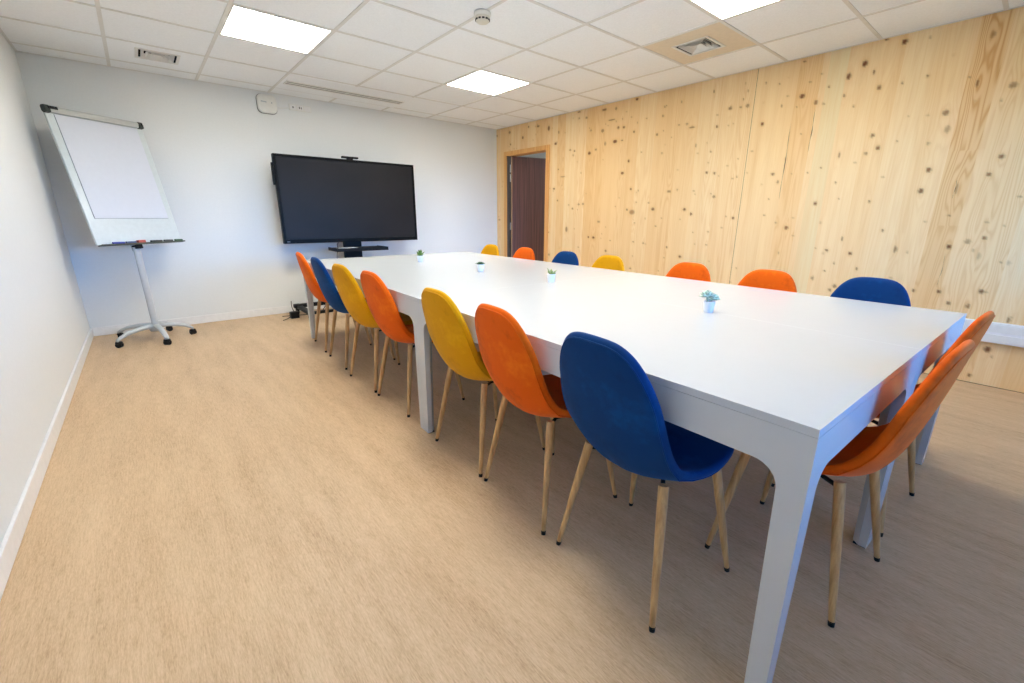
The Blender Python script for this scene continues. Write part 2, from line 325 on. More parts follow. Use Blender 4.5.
def pine_wall():
    rnd = random.Random(3)
    V = []; Fc = []; A = {k: [] for k in ('board', 'tone', 'grain', 'knot', 'halo', 'kdist')}
    extra = []
    for i in range(230):      # pin knots too small to place one by one
        extra.append((rnd.uniform(Y_REAR, Y_BACK), rnd.uniform(0.03, 2.42), rnd.uniform(0.004, 0.009), rnd.uniform(0.004, 0.009), rnd.uniform(0.3, 0.6)))
    for i in range(60):       # part of the wall seen only from elsewhere
        extra.append((rnd.uniform(Y_REAR, 0.1), rnd.uniform(0.03, 2.42), rnd.uniform(0.008, 0.018), rnd.uniform(0.01, 0.024), rnd.uniform(0.5, 0.9)))
    for i in range(60):
        extra.append((rnd.uniform(0.1, Y_BACK), rnd.uniform(0.03, 0.7), rnd.uniform(0.008, 0.018), rnd.uniform(0.01, 0.02), rnd.uniform(0.5, 0.9)))
    kk = [(a, b, c*0.95, d*0.88, e*1.0) for a, b, c, d, e in KNOTS] + extra
    for bi in range(len(CUTS)-1):
        a, b = CUTS[bi], CUTS[bi+1]
        z_lo = DOOR_Z if (a >= DOOR_Y0-1e-4 and b <= DOOR_Y1+1e-4) else 0.004
        gap = 0.0014 if abs(a-1.968) < 1e-3 else 0.0
        gap2 = 0.0014 if abs(b-1.968) < 1e-3 else 0.0
        tone, gr = TONES.get(round(a, 3), (rnd.uniform(0.25, 0.85), rnd.choice((0.04, 0.06, 0.10, 0.18, 0.25))))
        bid = bi + rnd.random()
        ny = max(2, int((b-a)/0.011)); nz = int((ROOM_H-z_lo)/0.011)
        near = [k for k in kk if a-0.12 < k[0] < b+0.12]
        o = len(V)
        for j in range(nz+1):
            z = z_lo + (ROOM_H-z_lo)*j/nz
            nk = [k for k in near if abs(k[1]-z) < 0.25]
            for i in range(ny+1):
                y = a+gap + (b-a-gap-gap2)*i/ny
                kn = ha = kd = 0.0
                for (ky, kz, ry, rz, kdk) in nk:
                    dy, dz = y-ky, z-kz
                    r = math.sqrt((dy/max(ry, .006))**2 + (dz/max(rz, .006))**2)
                    if r < 1.6: kn = max(kn, kdk*min(1.0, max(0.0, (1.25-r)/0.5)))
                    if r < 3: ha = max(ha, kdk*(1-r/3))
                    s_ = max(ry, rz)
                    if s_ > 0.008 and abs(ky-y) < 0.12: kd += math.exp(-((dy/(s_*1.8))**2 + (dz/(s_*5))**2)) * s_/0.02
                V.append((X_RIGHT, y, z))
                for k_, v_ in zip(('board', 'tone', 'grain', 'knot', 'halo', 'kdist'), (bid, tone, gr*(0.45+0.55*max(0.0, min(1.0, (z-1.0)/0.9))) if gr > 0.5 else gr, kn, ha, kd)): A[k_].append(v_)
        for j in range(nz):
            for i in range(ny):
                p = o + j*(ny+1)+i
                Fc.append((p, p+ny+1, p+ny+2, p+1))
    nb = len(Fc)
    # shrinkage cracks: slim dark wedges along the board joints
    def crack(y, z0, z1, w):
        o = len(V); n = 12
        for i in range(n+1):
            t = i/n; z = z0+(z1-z0)*t; ww = w*math.sin(math.pi*min(1, t*1.0+0.02))*(0.6+0.4*math.sin(t*17))
            yy = y + 0.002*math.sin(t*9)
            V.append((X_RIGHT-0.0012, yy-ww, z)); V.append((X_RIGHT-0.0012, yy+ww, z))
            for k_ in A: A[k_] += [0.0, 0.0]
        for i in range(n): Fc.append((o+2*i, o+2*i+2, o+2*i+3, o+2*i+1))
    crack(1.627, 1.32, 1.96, 0.0034); crack(1.457, 1.70, 2.04, 0.003); crack(0.437, 0.66, 0.93, 0.001); crack(0.48, 1.30, 1.44, 0.0016)
    nc = len(Fc)
    # solid wall body behind the boards
    def body(x0, x1, y0, y1, z0, z1):
        o = len(V)
        V.extend([(x, y, z) for z in (z0, z1) for y in (y0, y1) for x in (x0, x1)])
        for k_ in A: A[k_] += [0.5]*8
        for f in [(0, 2, 3, 1), (4, 5, 7, 6), (0, 1, 5, 4), (2, 6, 7, 3), (0, 4, 6, 2), (1, 3, 7, 5)]: Fc.append(tuple(o+i for i in f))
    xb = X_RIGHT+0.004
    body(xb, 4.60, Y_REAR, DOOR_Y0, 0, ROOM_H+0.2); body(xb, 4.60, DOOR_Y1, Y_BACK, 0, ROOM_H+0.2); body(xb, 4.60, DOOR_Y0, DOOR_Y1, DOOR_Z, ROOM_H+0.2)
    me = bpy.data.meshes.new('wall_right'); me.from_pydata(V, [], Fc)
    me.materials.append(M['pine']); me.materials.append(M['dark'])
    me.polygons.foreach_set('material_index', [0]*nb + [1]*(len(Fc)-nb))
    for k_, vals in A.items():
        at = me.attributes.new(k_, 'FLOAT', 'POINT'); at.data.foreach_set('value', vals)
    me.update()
    o = bpy.data.objects.new('wall_right', me); COL.objects.link(o); tag(o, kind='structure')
pine_wall()

# corridor beyond the door
cr = MB()
cr.box(4.60, 6.6, 8.0, 8.1, 0, 2.65); cr.box(6.6, 6.7, 3.2, 8.1, 0, 2.65); cr.box(4.60, 6.6, 3.2, 3.3, 0, 2.65)
cr.box(4.60, 4.66, Y_BACK, 8.0, 0, 2.65)
struct(cr, 'wall_corridor', M['wall'])
struct(MB().box(4.55, 6.7, 3.2, 8.1, -0.1, 0), 'floor_corridor', M['floor'])
struct(MB().box(4.60, 6.7, 3.2, 8.1, 2.65, 2.7), 'ceiling_corridor', M['wall'])

# door casing + frame
c = MB()
x0, x1 = X_RIGHT-0.016, 4.60
for (ya, yb, za, zb) in ((4.63, 4.70, 0, 2.106), (5.575, 5.635, 0, 2.106)): c.box(x0, X_RIGHT+0.003, ya, yb, za, zb)
c.box(x0, X_RIGHT+0.003, 4.70, 5.575, 2.046, 2.106)
c.box(X_RIGHT+0.003, x1, 4.700, 4.704, 0, 2.044); c.box(X_RIGHT+0.003, x1, 4.70, 5.575, 2.044, 2.05)
struct(MB().box(X_RIGHT+0.001, x1, 5.568, 5.5755, 0, 2.044), 'trim_2', plain('shadow_toned_door_jamb', (0.10, 0.085, 0.075, 1), 0.5))  # shade of the gap beside the leaf, painted as this jamb's dark colour
struct(c, 'trim_1', M['casing'], bevel=0.002)
# door leaf, open outwards
dr = bpy.data.objects.new('door_1', None); COL.objects.link(dr); dr['kind'] = 'structure'
dr.location = (4.492, 5.494, 0.008); dr.rotation_euler = (0, 0, math.radians(-16))
MB().box(0.0, 0.80, -0.02, 0.02, 0, 2.028).build('door_leaf', M['door_brown'], dr, bevel=0.002)
MB().box(-0.004, 0.0, -0.02, 0.02, 0, 2.028).build('door_edge', M['door_edge'], dr)
h = MB(); h.tube([(0.74, -0.02, 1.02), (0.74, -0.065, 1.02), (0.63, -0.07, 1.02)], 0.009); h.tube([(0.74, -0.021, 1.02), (0.74, -0.026, 1.02)], 0.025)
h.build('door_handle', M['black_metal'], dr)
for hz in (1.86, 1.72, 1.0, 0.25):
    hb = MB(); hb.box(-0.008, 0.030, 0.021, 0.025, hz-0.05, hz+0.05); hb.tube([(-0.002, 0.042, hz-0.055), (-0.002, 0.042, hz+0.055)], 0.012); hb.box(-0.004, 0.05, 0.040, 0.064, hz-0.045, hz+0.045)
    hb.build('hinge', M['steel'], dr)

# ceiling: 0.64 m modular grid
GX = [0.0373+0.642*i for i in range(-1, 8)]; GY = [4.286+0.638*j for j in range(-12, 3)]
gxs = [X_LEFT] + [g for g in GX if X_LEFT+0.02 < g < X_RIGHT-0.02] + [X_RIGHT]
gys = [Y_REAR] + [g for g in GY if Y_REAR+0.02 < g < Y_BACK-0.02] + [Y_BACK]
def cell(x, y):
    i = max(k for k in range(len(gxs)) if gxs[k] <= x+1e-6); j = max(k for k in range(len(gys)) if gys[k] <= y+1e-6)
    return i, j
HOLES = {}
VENTS = [((0.224, 0.500), (5.06, 5.34)), ((3.44, 3.713), (1.915, 2.215))]
for (a, b), (c_, d) in VENTS: HOLES[cell((a+b)/2, (c_+d)/2)] = 'vent'
cl = MB()
for i in range(len(gxs)-1):
    for j in range(len(gys)-1):
        if (i, j) in HOLES: continue
        a, b, c_, d = gxs[i], gxs[i+1], gys[j], gys[j+1]
        cl.add([(a, c_, ROOM_H), (b, c_, ROOM_H), (b, d, ROOM_H), (a, d, ROOM_H)], [(0, 1, 2, 3)])
cl.box(X_LEFT-T, 4.62, Y_REAR-T, Y_BACK+T, ROOM_H+0.2, ROOM_H+0.25)
ceil = struct(cl, 'ceiling', M['tile'])
tb = MB(); w = 0.012; z0, z1 = ROOM_H-0.004, ROOM_H+0.002
for g in gxs[1:-1]: tb.box(g-w, g+w, Y_REAR, Y_BACK, z0, z1)
for g in gys[1:-1]:
    for i in range(len(gxs)-1): tb.box(gxs[i]+(w if i else 0), gxs[i+1]-(w if i < len(gxs)-2 else 0), g-w, g+w, z0, z1)
tb.box(X_LEFT, X_LEFT+0.018, Y_REAR, Y_BACK, z0, z1); tb.box(X_LEFT, X_RIGHT, Y_BACK-0.018, Y_BACK, z0, z1)
tb.box(X_RIGHT-0.012, X_RIGHT-0.001, Y_REAR, Y_BACK, z0, z1)
tb.build('ceiling_grid', M['tbar'], ceil)

# light panels
def light_panel(i, j, label):
    a, b = 0.0373+0.642*i+w, 0.0373+0.642*(i+1)-w; c_, d = 4.286+0.638*j+w, 4.286+0.638*(j+1)-w
    t = thing('ceiling_light', label, 'ceiling light', ((a+b)/2, (c_+d)/2, ROOM_H), 0, 'square led panels in the ceiling')
    hx, hy, f = (b-a)/2, (d-c_)/2, 0.012
    m = MB(); m.box(-hx, hx, -hy, -hy+f, -0.006, 0); m.box(-hx, hx, hy-f, hy, -0.006, 0); m.box(-hx, -hx+f, -hy+f, hy-f, -0.006, 0); m.box(hx-f, hx, -hy+f, hy-f, -0.006, 0)
    m.build('frame', M['white_plastic'], t)
    MB().box(-hx+f, hx-f, -hy+f, hy-f, -0.004, -0.001).build('diffuser', M['panel_glow'], t)
light_panel(1, -1, 'lit square ceiling panel nearest the flipchart, above the far left')
light_panel(4, -1, 'small-looking lit ceiling panel in the middle of the ceiling, in front of the door')
light_panel(4, -5, 'lit square ceiling panel cut by the top edge, beside the beige vent tile')
light_panel(1, -5, 'lit square ceiling panel above the near left end of the tables, outside the frame')

# air vents: panel with a hole, outward flared louvre rings over a dark box
def vent(k, label, mat):
    (a, b), (c_, d) = VENTS[k]; i, j = cell((a+b)/2, (c_+d)/2)
    X0, X1, Y0, Y1 = gxs[i]+w, gxs[i+1]-w, gys[j]+w, gys[j+1]-w
    t = thing('ceiling_vent', label, 'air vent', ((a+b)/2, (c_+d)/2, ROOM_H), 0, 'square air vents in the ceiling')
    ox, oy = t.location.x, t.location.y
    s = 0.135
    m = MB(); x0, x1, y0, y1 = X0-ox, X1-ox, Y0-oy, Y1-oy
    m.box(x0, -s, y0, y1, -0.001, 0.004); m.box(s, x1, y0, y1, -0.001, 0.004); m.box(-s, s, y0, -s, -0.001, 0.004); m.box(-s, s, s, y1, -0.001, 0.004)
    m.build('panel', mat, t)
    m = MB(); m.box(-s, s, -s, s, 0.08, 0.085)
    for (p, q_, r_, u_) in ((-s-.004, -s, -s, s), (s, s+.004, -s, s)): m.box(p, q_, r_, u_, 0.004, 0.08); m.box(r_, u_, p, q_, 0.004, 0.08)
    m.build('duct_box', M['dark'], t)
    m = MB()
    for (o_, i_) in ((0.148, 0.126),):
        m.box(-o_, o_, -o_, -i_, -0.006, -0.001); m.box(-o_, o_, i_, o_, -0.006, -0.001); m.box(-o_, -i_, -i_, i_, -0.006, -0.001); m.box(i_, o_, -i_, i_, -0.006, -0.001)
    m.build('frame', M['white_plastic'], t, bevel=0.001)
    for (lo, hi) in ((0.112, 0.088), (0.080, 0.056), (0.048, 0.024)):
        m = MB(); zl, zh, tk = -0.005, 0.024, 0.002
        sq = lambda r, z: [(-r, -r, z), (r, -r, z), (r, r, z), (-r, r, z)]
        vv = sq(lo, zl) + sq(hi, zh) + sq(lo-tk*1.5, zl) + sq(hi-tk*1.5, zh)
        ff = []
        for k_ in range(4):
            n_ = (k_+1) % 4
            ff += [(k_, n_, 4+n_, 4+k_), (8+k_, 12+k_, 12+n_, 8+n_), (k_, 8+k_, 8+n_, n_), (4+k_, 4+n_, 12+n_, 12+k_)]
        m.add(vv, ff); m.build('louvre', M['white_plastic'], t)
vent(0, 'white square ceiling vent in a white tile above the flipchart', M['tile'])
vent(1, 'white square ceiling vent in a beige tile next to the wooden wall', M['vent_tile'])

# linear slot diffuser near the back wall
t = thing('linear_ceiling_vent', 'long white slot vent in the ceiling above the screen', 'air vent', (1.99, 5.27, ROOM_H))
MB().box(-0.66, 0.66, -0.31, 0.29, -0.0045, -0.0005).build('panel', M['tile'], t)
m = MB(); m.box(-0.63, 0.63, -0.072, -0.052, -0.010, -0.0045); m.box(-0.63, 0.63, 0.052, 0.072, -0.010, -0.0045)
m.box(-0.63, 0.63, -0.008, 0.008, -0.010, -0.0045)
for x in (-0.63, 0.62): m.box(x, x+0.01, -0.052, 0.052, -0.010, -0.0045)
m.build('frame', M['white_plastic'], t)
m = MB(); m.box(-0.62, 0.62, -0.052, -0.008, -0.0065, -0.0045); m.box(-0.62, 0.62, 0.008, 0.052, -0.0065, -0.0045)
m.build('slot', plain('slot_grey', (0.30, 0.30, 0.29, 1), 0.6), t)

# smoke detector
t = thing('smoke_detector', 'round cream smoke detector on the ceiling between the light panels', 'smoke detector', (1.957, 2.700, ROOM_H-0.004))
MB().lathe([(0.0, 0), (0.054, 0), (0.056, -0.004), (0.056, -0.018), (0.050, -0.024), (0.0, -0.024)], 40).build('base', M['white_plastic'], t)
MB().lathe([(0.0, -0.024), (0.047, -0.024), (0.049, -0.030), (0.043, -0.052), (0.036, -0.058), (0.0, -0.060)], 40).build('sensor_head', M['cream_plastic'], t)
m = MB()
for k in range(12):
    a = 2*math.pi*k/12; R_ = Matrix.Rotation(a, 4, 'Z')
    m.box(0.0435, 0.0482, -0.008, 0.008, -0.048, -0.039, mat=R_)
m.build('slot', M['dark'], t)

# ---------------------------------------------------------------- tables (2 x 2, slightly skewed)
TH = -math.radians(1.8136); TX, TY = 0.9607, 0.2062
def W(a, b, z=0.0):
    c_, s_ = math.cos(TH), math.sin(TH)
    return (TX + a*c_ - b*s_, TY + a*s_ + b*c_, z)
TABLE_Z = 0.7527
def arc_frame(L_, z_ap, z_top, leg, r, n=8):
    """side frame outline: apron with rounded fillets into two legs, seen face on (u along, v up)"""
    p = [(0, z_top), (0, 0), (leg*0.86, 0)]
    p += [(leg + r - r*math.cos(t_), z_ap - r + r*math.sin(t_)) for t_ in [math.pi/2*k/n for k in range(n+1)]]
    p += [(L_-u, v) for (u, v) in reversed(p[3:])]
    p += [(L_-leg*0.86, 0), (L_, 0), (L_, z_top)]
    return p
def table(a0, b0, wa, lb, label, ext=False):
    t = thing('conference_table', label, 'table', W(a0, b0), TH, 'white tables pushed together')
    g = 0.0003
    top = MB()
    zt0, zt1 = TABLE_Z-0.020, TABLE_Z
    if ext:
        y1 = lb/2-0.30; y2 = lb/2+0.30
        for (p, q_) in ((g, y1-g/2), (y1+g/2, y2-g/2), (y2+g/2, lb-g)): top.box(g, wa-g, p, q_, zt0, zt1)
    else: top.box(g, wa-g, g, lb-g, zt0, zt1)
    top.build('tabletop', M['table_white'], t, bevel=0.0008)
    za = TABLE_Z-0.0205; zb = 0.640; lg = 0.058; rr = 0.055
    # end aprons (along a) and side aprons (along b), flush with the top
    for (y0, y1) in ((g, 0.024), (lb-0.024, lb-g)):
        MB().box(lg, wa-lg, y0, y1, zb, za).build('apron', M['table_white'], t)
    for (x0_, x1_) in ((g, 0.024), (wa-0.024, wa-g)):
        MB().box(x0_, x1_, lg, lb-lg, zb, za).build('apron', M['table_white'], t)
    # legs, each with rounded brackets running into both aprons
    n = 8
    for cx in (0, 1):
        for cy in (0, 1):
            sx = 1 if cx == 0 else -1; sy = 1 if cy == 0 else -1
            ox = g if cx == 0 else wa-g; oy = g if cy == 0 else lb-g
            m = MB()
            hw = lg; fw = lg*0.78
            pts_t = [(0, 0), (hw, 0), (hw, hw*0.55), (hw*0.55, hw), (0, hw)]
            pts_b = [(0, 0), (fw, 0), (fw, fw*0.55), (fw*0.55, fw), (0, fw)]
            vv = [(ox+sx*x, oy+sy*y, za) for x, y in pts_t] + [(ox+sx*x, oy+sy*y, zb-rr) for x, y in pts_t] + [(ox+sx*x, oy+sy*y, 0.004) for x, y in pts_b]
            k5 = 5; ff = [(4, 3, 2, 1, 0), (10, 11, 12, 13, 14)]
            for r_ in range(2):
                for q_ in range(5): ff.append((r_*5+q_, r_*5+(q_+1) % 5, (r_+1)*5+(q_+1) % 5, (r_+1)*5+q_))
            m.add(vv, ff)
            fil = [(hw, zb), (hw, zb-rr)] + [(hw + rr - rr*math.cos(t_), zb - rr + rr*math.sin(t_)) for t_ in [math.pi/2*k/n for k in range(1, n+1)]]
            m.prism(fil, lambda u, v, q_: (ox+sx*u, oy+sy*q_, v), 0, 0.0225)
            m.prism(fil, lambda u, v, q_: (ox+sx*q_, oy+sy*u, v), 0, 0.0225)
            lo = m.build('leg', M['table_white'], t)
            MB().box(min(ox+sx*0.004, ox+sx*(fw-0.004)), max(ox+sx*0.004, ox+sx*(fw-0.004)), min(oy+sy*0.004, oy+sy*(fw-0.004)), max(oy+sy*0.004, oy+sy*(fw-0.004)), 0, 0.004).build('foot_pad', M['black'], lo)
    return t
table(0, 0, 0.8947, 1.81, 'near left white table of the four, its corner closest to the camera')
table(0.8947, 0, 0.8947, 1.81, 'near right white table of the four, beside the wooden wall')
table(0, 1.81, 0.8947, 2.43, 'far left white table of the four, nearer the flipchart and screen')
table(0.8947, 1.81, 0.8947, 2.43, 'far right white table of the four, nearer the brown door')

# ---------------------------------------------------------------- shell chairs
def catmull(P, t):
    n = len(P)-1; f = t*n; i = min(int(f), n-1); u = f-i
    p0 = P[max(i-1, 0)]; p1 = P[i]; p2 = P[i+1]; p3 = P[min(i+2, n)]
    return tuple(0.5*((2*b) + (-a+c_)*u + (2*a-5*b+4*c_-d)*u*u + (-a+3*b-3*c_+d)*u**3) for a, b, c_, d in zip(p0, p1, p2, p3))
PROFILE = [(0.300, 0.412), (0.20, 0.430), (0.10, 0.430), (0.0, 0.420), (-0.09, 0.418), (-0.16, 0.440), (-0.205, 0.505), (-0.230, 0.585), (-0.252, 0.675), (-0.270, 0.765), (-0.287, 0.857)]
_S = [catmull(PROFILE, i/200) for i in range(201)]
_L = [0.0]
for i in range(200): _L.append(_L[-1] + math.dist(_S[i], _S[i+1]))
LT = _L[-1]
def prof(s):
    s = min(max(s, 0), LT); lo, hi = 0, 200
    while hi-lo > 1:
        m_ = (lo+hi)//2
        if _L[m_] <= s: lo = m_
        else: hi = m_
    u = (s-_L[lo])/(_L[hi]-_L[lo]); a, b = _S[lo], _S[hi]
    p = (a[0]+(b[0]-a[0])*u, a[1]+(b[1]-a[1])*u)
    i0, i1 = max(lo-4, 0), min(hi+4, 200)
    d = (_S[i1][0]-_S[i0][0], _S[i1][1]-_S[i0][1]); L_ = math.hypot(*d); d = (d[0]/L_, d[1]/L_)
    return p, (d[1]*1.0, -d[0])   # point, normal towards the sitter (up on the seat, forward on the back)
def shell_point(s, x, off):
    (y, z), (ny, nz) = prof(s)
    t = s/LT
    if nz < 0 and t < 0.3: ny, nz = -ny, -nz
    bend = math.exp(-((t-0.50)/0.16)**2)
    up = 0.010 + 0.052*bend + 0.024*max(0.0, min(1.0, (t-0.5)/0.3))*(1-0.45*max(0.0, (t-0.8)/0.2))
    cup = up*(abs(x)/0.22)**2.2
    return Vector((x, y+ny*(cup+off), z+nz*(cup+off)))
def half_width(t):
    if t < 0.38: return 0.217 - 0.009*max(0.0, (t-0.2)/0.18)**2
    return 0.208 - 0.004*min(1, (t-0.38)/0.1) - 0.008*max(0, (t-0.85)/0.15)
def half_width_old(t):
    # seat wide, waist at the bend, backrest slightly narrower at the top
    return 0.216 - 0.012*math.exp(-((t-0.47)/0.12)**2) - 0.010*max(0.0, min(1.0, (t-0.5)/0.2)) - 0.012*max(0, (t-0.8)/0.2)
def outline(th):
    c_, s_ = math.cos(th), math.sin(th); n = 2.9
    A = LT/2
    s = A + A*math.copysign(abs(c_)**(2/n), c_)
    x = half_width(s/LT)*math.copysign(abs(s_)**(2/(3.5 if c_ > 0 else 2.7)), s_)
    return s, x
def make_shell():
    m = MB(); NA = 72; rings = [0.0, 0.12, 0.25, 0.4, 0.55, 0.68, 0.79, 0.87, 0.925, 0.96, 0.985, 1.0]
    TK = 0.0155
    def thick(r):
        d = (1-r)*0.22
        return TK*math.sqrt(max(0.0, 1-(1-min(1, d/0.016))**2))
    vv = []; idx = {}
    for side in (1, -1):
        for ri, r in enumerate(rings):
            for k in range(NA):
                if ri == len(rings)-1 and side == -1: idx[(side, ri, k)] = idx[(1, ri, k)]; continue
                if ri == 0:
                    if k == 0: idx[(side, 0, 0)] = len(vv); vv.append(shell_point(LT*0.5, 0, side*TK))
                    idx[(side, 0, k)] = idx[(side, 0, 0)]; continue
                so, xo = outline(2*math.pi*k/NA)
                s = LT*0.5 + r*(so-LT*0.5); x = r*xo
                idx[(side, ri, k)] = len(vv); vv.append(shell_point(s, x, side*thick(r)))
    ff = []
    for side in (1, -1):
        for ri in range(len(rings)-1):
            for k in range(NA):
                k2 = (k+1) % NA
                q_ = [idx[(side, ri, k)], idx[(side, ri+1, k)], idx[(side, ri+1, k2)], idx[(side, ri, k2)]]
                if ri == 0: q_ = q_[:3]
                ff.append(tuple(q_) if side == 1 else tuple(reversed(q_)))
    m.add(vv, ff, 0, True); return m
def make_piping():
    m = MB(); NA = 72; pts = []
    for k in range(NA+1):
        so, xo = outline(2*math.pi*(k % NA)/NA); r = 0.965
        pts.append(shell_point(LT*0.5+r*(so-LT*0.5), r*xo, -0.0128))
    m.tube(pts, 0.0022, n=6, caps=False); return m
def make_chair(color, label, group):
    t = thing('dining_chair', label, 'chair', (0, 0, 0), 0, group)
    mt = M[color]
    sh = make_shell().build('seat_shell', mt, t)
    ss = sh.modifiers.new('smooth', 'SUBSURF'); ss.levels = 1; ss.render_levels = 1
    make_piping().build('piping', mt, t)
    f = MB(); zt = 0.395
    for sx in (-1, 1): f.tube([(sx*0.152, 0.132, zt+0.004), (sx*0.09, 0.06, zt), (sx*0.09, -0.05, zt), (sx*0.15, -0.132, zt+0.010)], 0.007, 8)
    f.box(-0.10, 0.10, -0.06, -0.035, zt-0.004, zt+0.005); f.box(-0.10, 0.10, 0.035, 0.06, zt-0.004, zt+0.005)
    f.build('seat_frame', M['black_metal'], t)
    for sx in (-1, 1):
        for sy in (-1, 1):
            a = Vector((sx*0.150, sy*0.130, 0.416 if sy > 0 else 0.424)); b = Vector((sx*0.210, 0.190 if sy > 0 else -0.200, 0.012))
            l = MB(); l.tube([a.lerp(b, u) for u in (0, 0.05, 0.3, 0.65, 1)], [0.0150, 0.0150, 0.0146, 0.0122, 0.0090], 14)
            lo = l.build('leg', M['leg_oak'], t)
            MB().tube([b + (b-a).normalized()*-0.004, (b.x+sx*0.0015, b.y+sy*0.0015, 0.0)], [0.0095, 0.0085], 12).build('foot_cap', M['black'], lo)
    return t
protos = {}
def place_chair(color, a, b, face, label, group, dz=0):
    """a, b in the tables' own axes; face = heading of the sitter, degrees"""
    if color not in protos: o = protos[color] = make_chair(color, label, group)
    else:
        o = copy_tree(protos[color]); o['label'] = label; o['group'] = group
    x, y, _ = W(a, b); o.location = (x, y, 0.0005); o.rotation_euler = (0, 0, TH + math.radians(face - 90))
    return o
GL = 'chairs along the open floor side of the tables'
GR = 'chairs along the wooden wall side of the tables'
GE = 'chairs at the near end of the tables'
for (col, a, b, f, lab) in (
    ('blue', 0.177, 0.488, -3.5, 'large blue velvet chair in the foreground, nearest the camera'),
    ('orange', 0.192, 0.983, -3.2, 'orange velvet chair directly behind the foreground blue chair, open floor side'),
    ('yellow', 0.202, 1.456, 0, 'mustard yellow velvet chair just on the near side of the paired table legs'),
    ('orange', 0.196, 2.245, 2.5, 'orange velvet chair just beyond the paired table legs, open floor side'),
    ('yellow', 0.175, 2.736, 4, 'mustard yellow velvet chair next to the far blue chair, open floor side'),
    ('blue', 0.178, 3.307, 0, 'blue velvet chair second from the far end, open floor side'),
    ('orange', 0.190, 3.857, -3, 'orange velvet chair at the far end of the open floor row, near the screen')):
    place_chair(col, a, b, f, lab, GL)
for (col, a, b, f, lab) in (
    ('blue', 1.69, 0.392, 180, 'blue velvet chair nearest on the wooden wall side, only its back top showing'),
    ('orange', 1.61, 0.885, 180, 'orange velvet chair beside the near blue one on the wooden wall side'),
    ('orange', 1.61, 1.41, 180, 'orange velvet chair next to a yellow one, middle of the wooden wall side'),
    ('yellow', 1.61, 2.135, 180, 'yellow velvet chair in the middle of the wooden wall side, left of an orange one'),
    ('blue', 1.61, 2.64, 180, 'blue velvet chair on the wooden wall side just right of the door'),
    ('orange', 1.61, 3.24, 180, 'orange velvet chair in front of the brown door'),
    ('yellow', 1.61, 3.845, 180, 'yellow velvet chair at the far corner, left of the door')):
    place_chair(col, a, b, f, lab, GR)
place_chair('orange', 0.610, 0.167, 88.5, 'orange velvet chair at the near table end, the one closer to the camera', GE)
place_chair('orange', 1.196, 0.182, 88, 'orange velvet chair at the near table end, the one closer to the wooden wall', GE)

# ---------------------------------------------------------------- potted plants on the tables
def leaf(m, base, tip, wd, th_, n=8, k=8, curl=0.0, mi=0):
    base, tip = Vector(base), Vector(tip); d = (tip-base); u = d.normalized()
    side = u.cross(Vector((0, 0, 1)));
    if side.length < 0.05: side = Vector((1, 0, 0))
    side.normalize(); nr = side.cross(u)
    rings = []
    for i in range(n+1):
        t_ = i/n; r = math.sin(math.pi*min(1, 0.12+0.88*t_)**0.9)**0.75 if t_ < 1 else 0.0
        r = max(r, 0.02)
        c_ = base + d*t_ + nr*curl*t_*t_
        rings.append([c_ + side*math.cos(2*math.pi*q_/k)*wd*r + nr*math.sin(2*math.pi*q_/k)*th_*r for q_ in range(k)])
    vv = [p for r in rings for p in r]
    ff = [(i*k+q_, i*k+(q_+1) % k, (i+1)*k+(q_+1) % k, (i+1)*k+q_) for i in range(n) for q_ in range(k)]
    ff += [tuple(range(k))[::-1], tuple(range(n*k, n*k+k))]
    m.add(vv, ff, mi, True)
def pot(x, y, label, r=0.024, h=0.048):
    t = thing('potted_succulent', label, 'plant', (x, y, TABLE_Z+0.0002), 0, 'small potted plants along the tables')
    MB().lathe([(0, 0), (r*0.76, 0), (r*0.80, 0.002), (r, h-0.003), (r, h), (r*0.90, h), (r*0.88, h-0.006), (0, h-0.006)], 32).build('pot', M['pot'], t)
    MB().lathe([(0, h-0.004), (r*0.6, h-0.0035), (r*0.87, h-0.005)], 24).build('soil', M['soil'], t)
    return t, h
t, h = pot(1.864, 0.898, 'small blue-green succulent in a white pot nearest the camera', 0.0245, 0.05)
rn = random.Random(2)
for (cx, cy, cz, nn, sz, lean) in ((-0.012, 0.009, 0.020, 14, 0.034, (-0.5, 0.42, 0.3)), (0.012, -0.008, 0.008, 14, 0.031, (0.55, -0.4, 0.2))):
    m = MB()
    for k in range(nn):
        az = k*2.4; el = -0.25 + 1.3*k/nn
        d = Vector((math.cos(az)*math.cos(el), math.sin(az)*math.cos(el), math.sin(el))) + Vector(lean)*0.5
        d.normalize(); b = Vector((cx, cy, h+cz))
        leaf(m, b, b + d*sz*(1.15-0.25*k/nn), 0.0115, 0.005, curl=0.004)
    b = Vector((cx, cy, h+cz))
    m.tube([(cx*0.3, cy*0.3, h-0.006), b], 0.004, 8)
    m.build('rosette', M['succ_blue'], t)
t, h = pot(1.955, 1.992, 'upright green succulent in a white pot, second from the near end', 0.027, 0.052)
m = MB()
for az, el, ln in ((2.3, 1.05, 0.050), (2.9, 0.8, 0.040), (-0.7, 0.75, 0.048), (-0.2, 0.5, 0.040), (0.8, 1.1, 0.042), (-2.0, 0.9, 0.036), (1.7, 0.5, 0.03), (-1.2, 0.35, 0.034)):
    d = Vector((math.cos(az)*math.cos(el), math.sin(az)*math.cos(el), math.sin(el)))
    leaf(m, (d.x*0.004, d.y*0.004, h-0.005), Vector((0, 0, h-0.003)) + d*ln, 0.008, 0.0035, curl=-0.003)
m.build('leaves', M['succ_green'], t)
t, h = pot(1.916, 2.718, 'flat dark rosette succulent in a white pot, third from the near end', 0.029, 0.055)
m = MB()
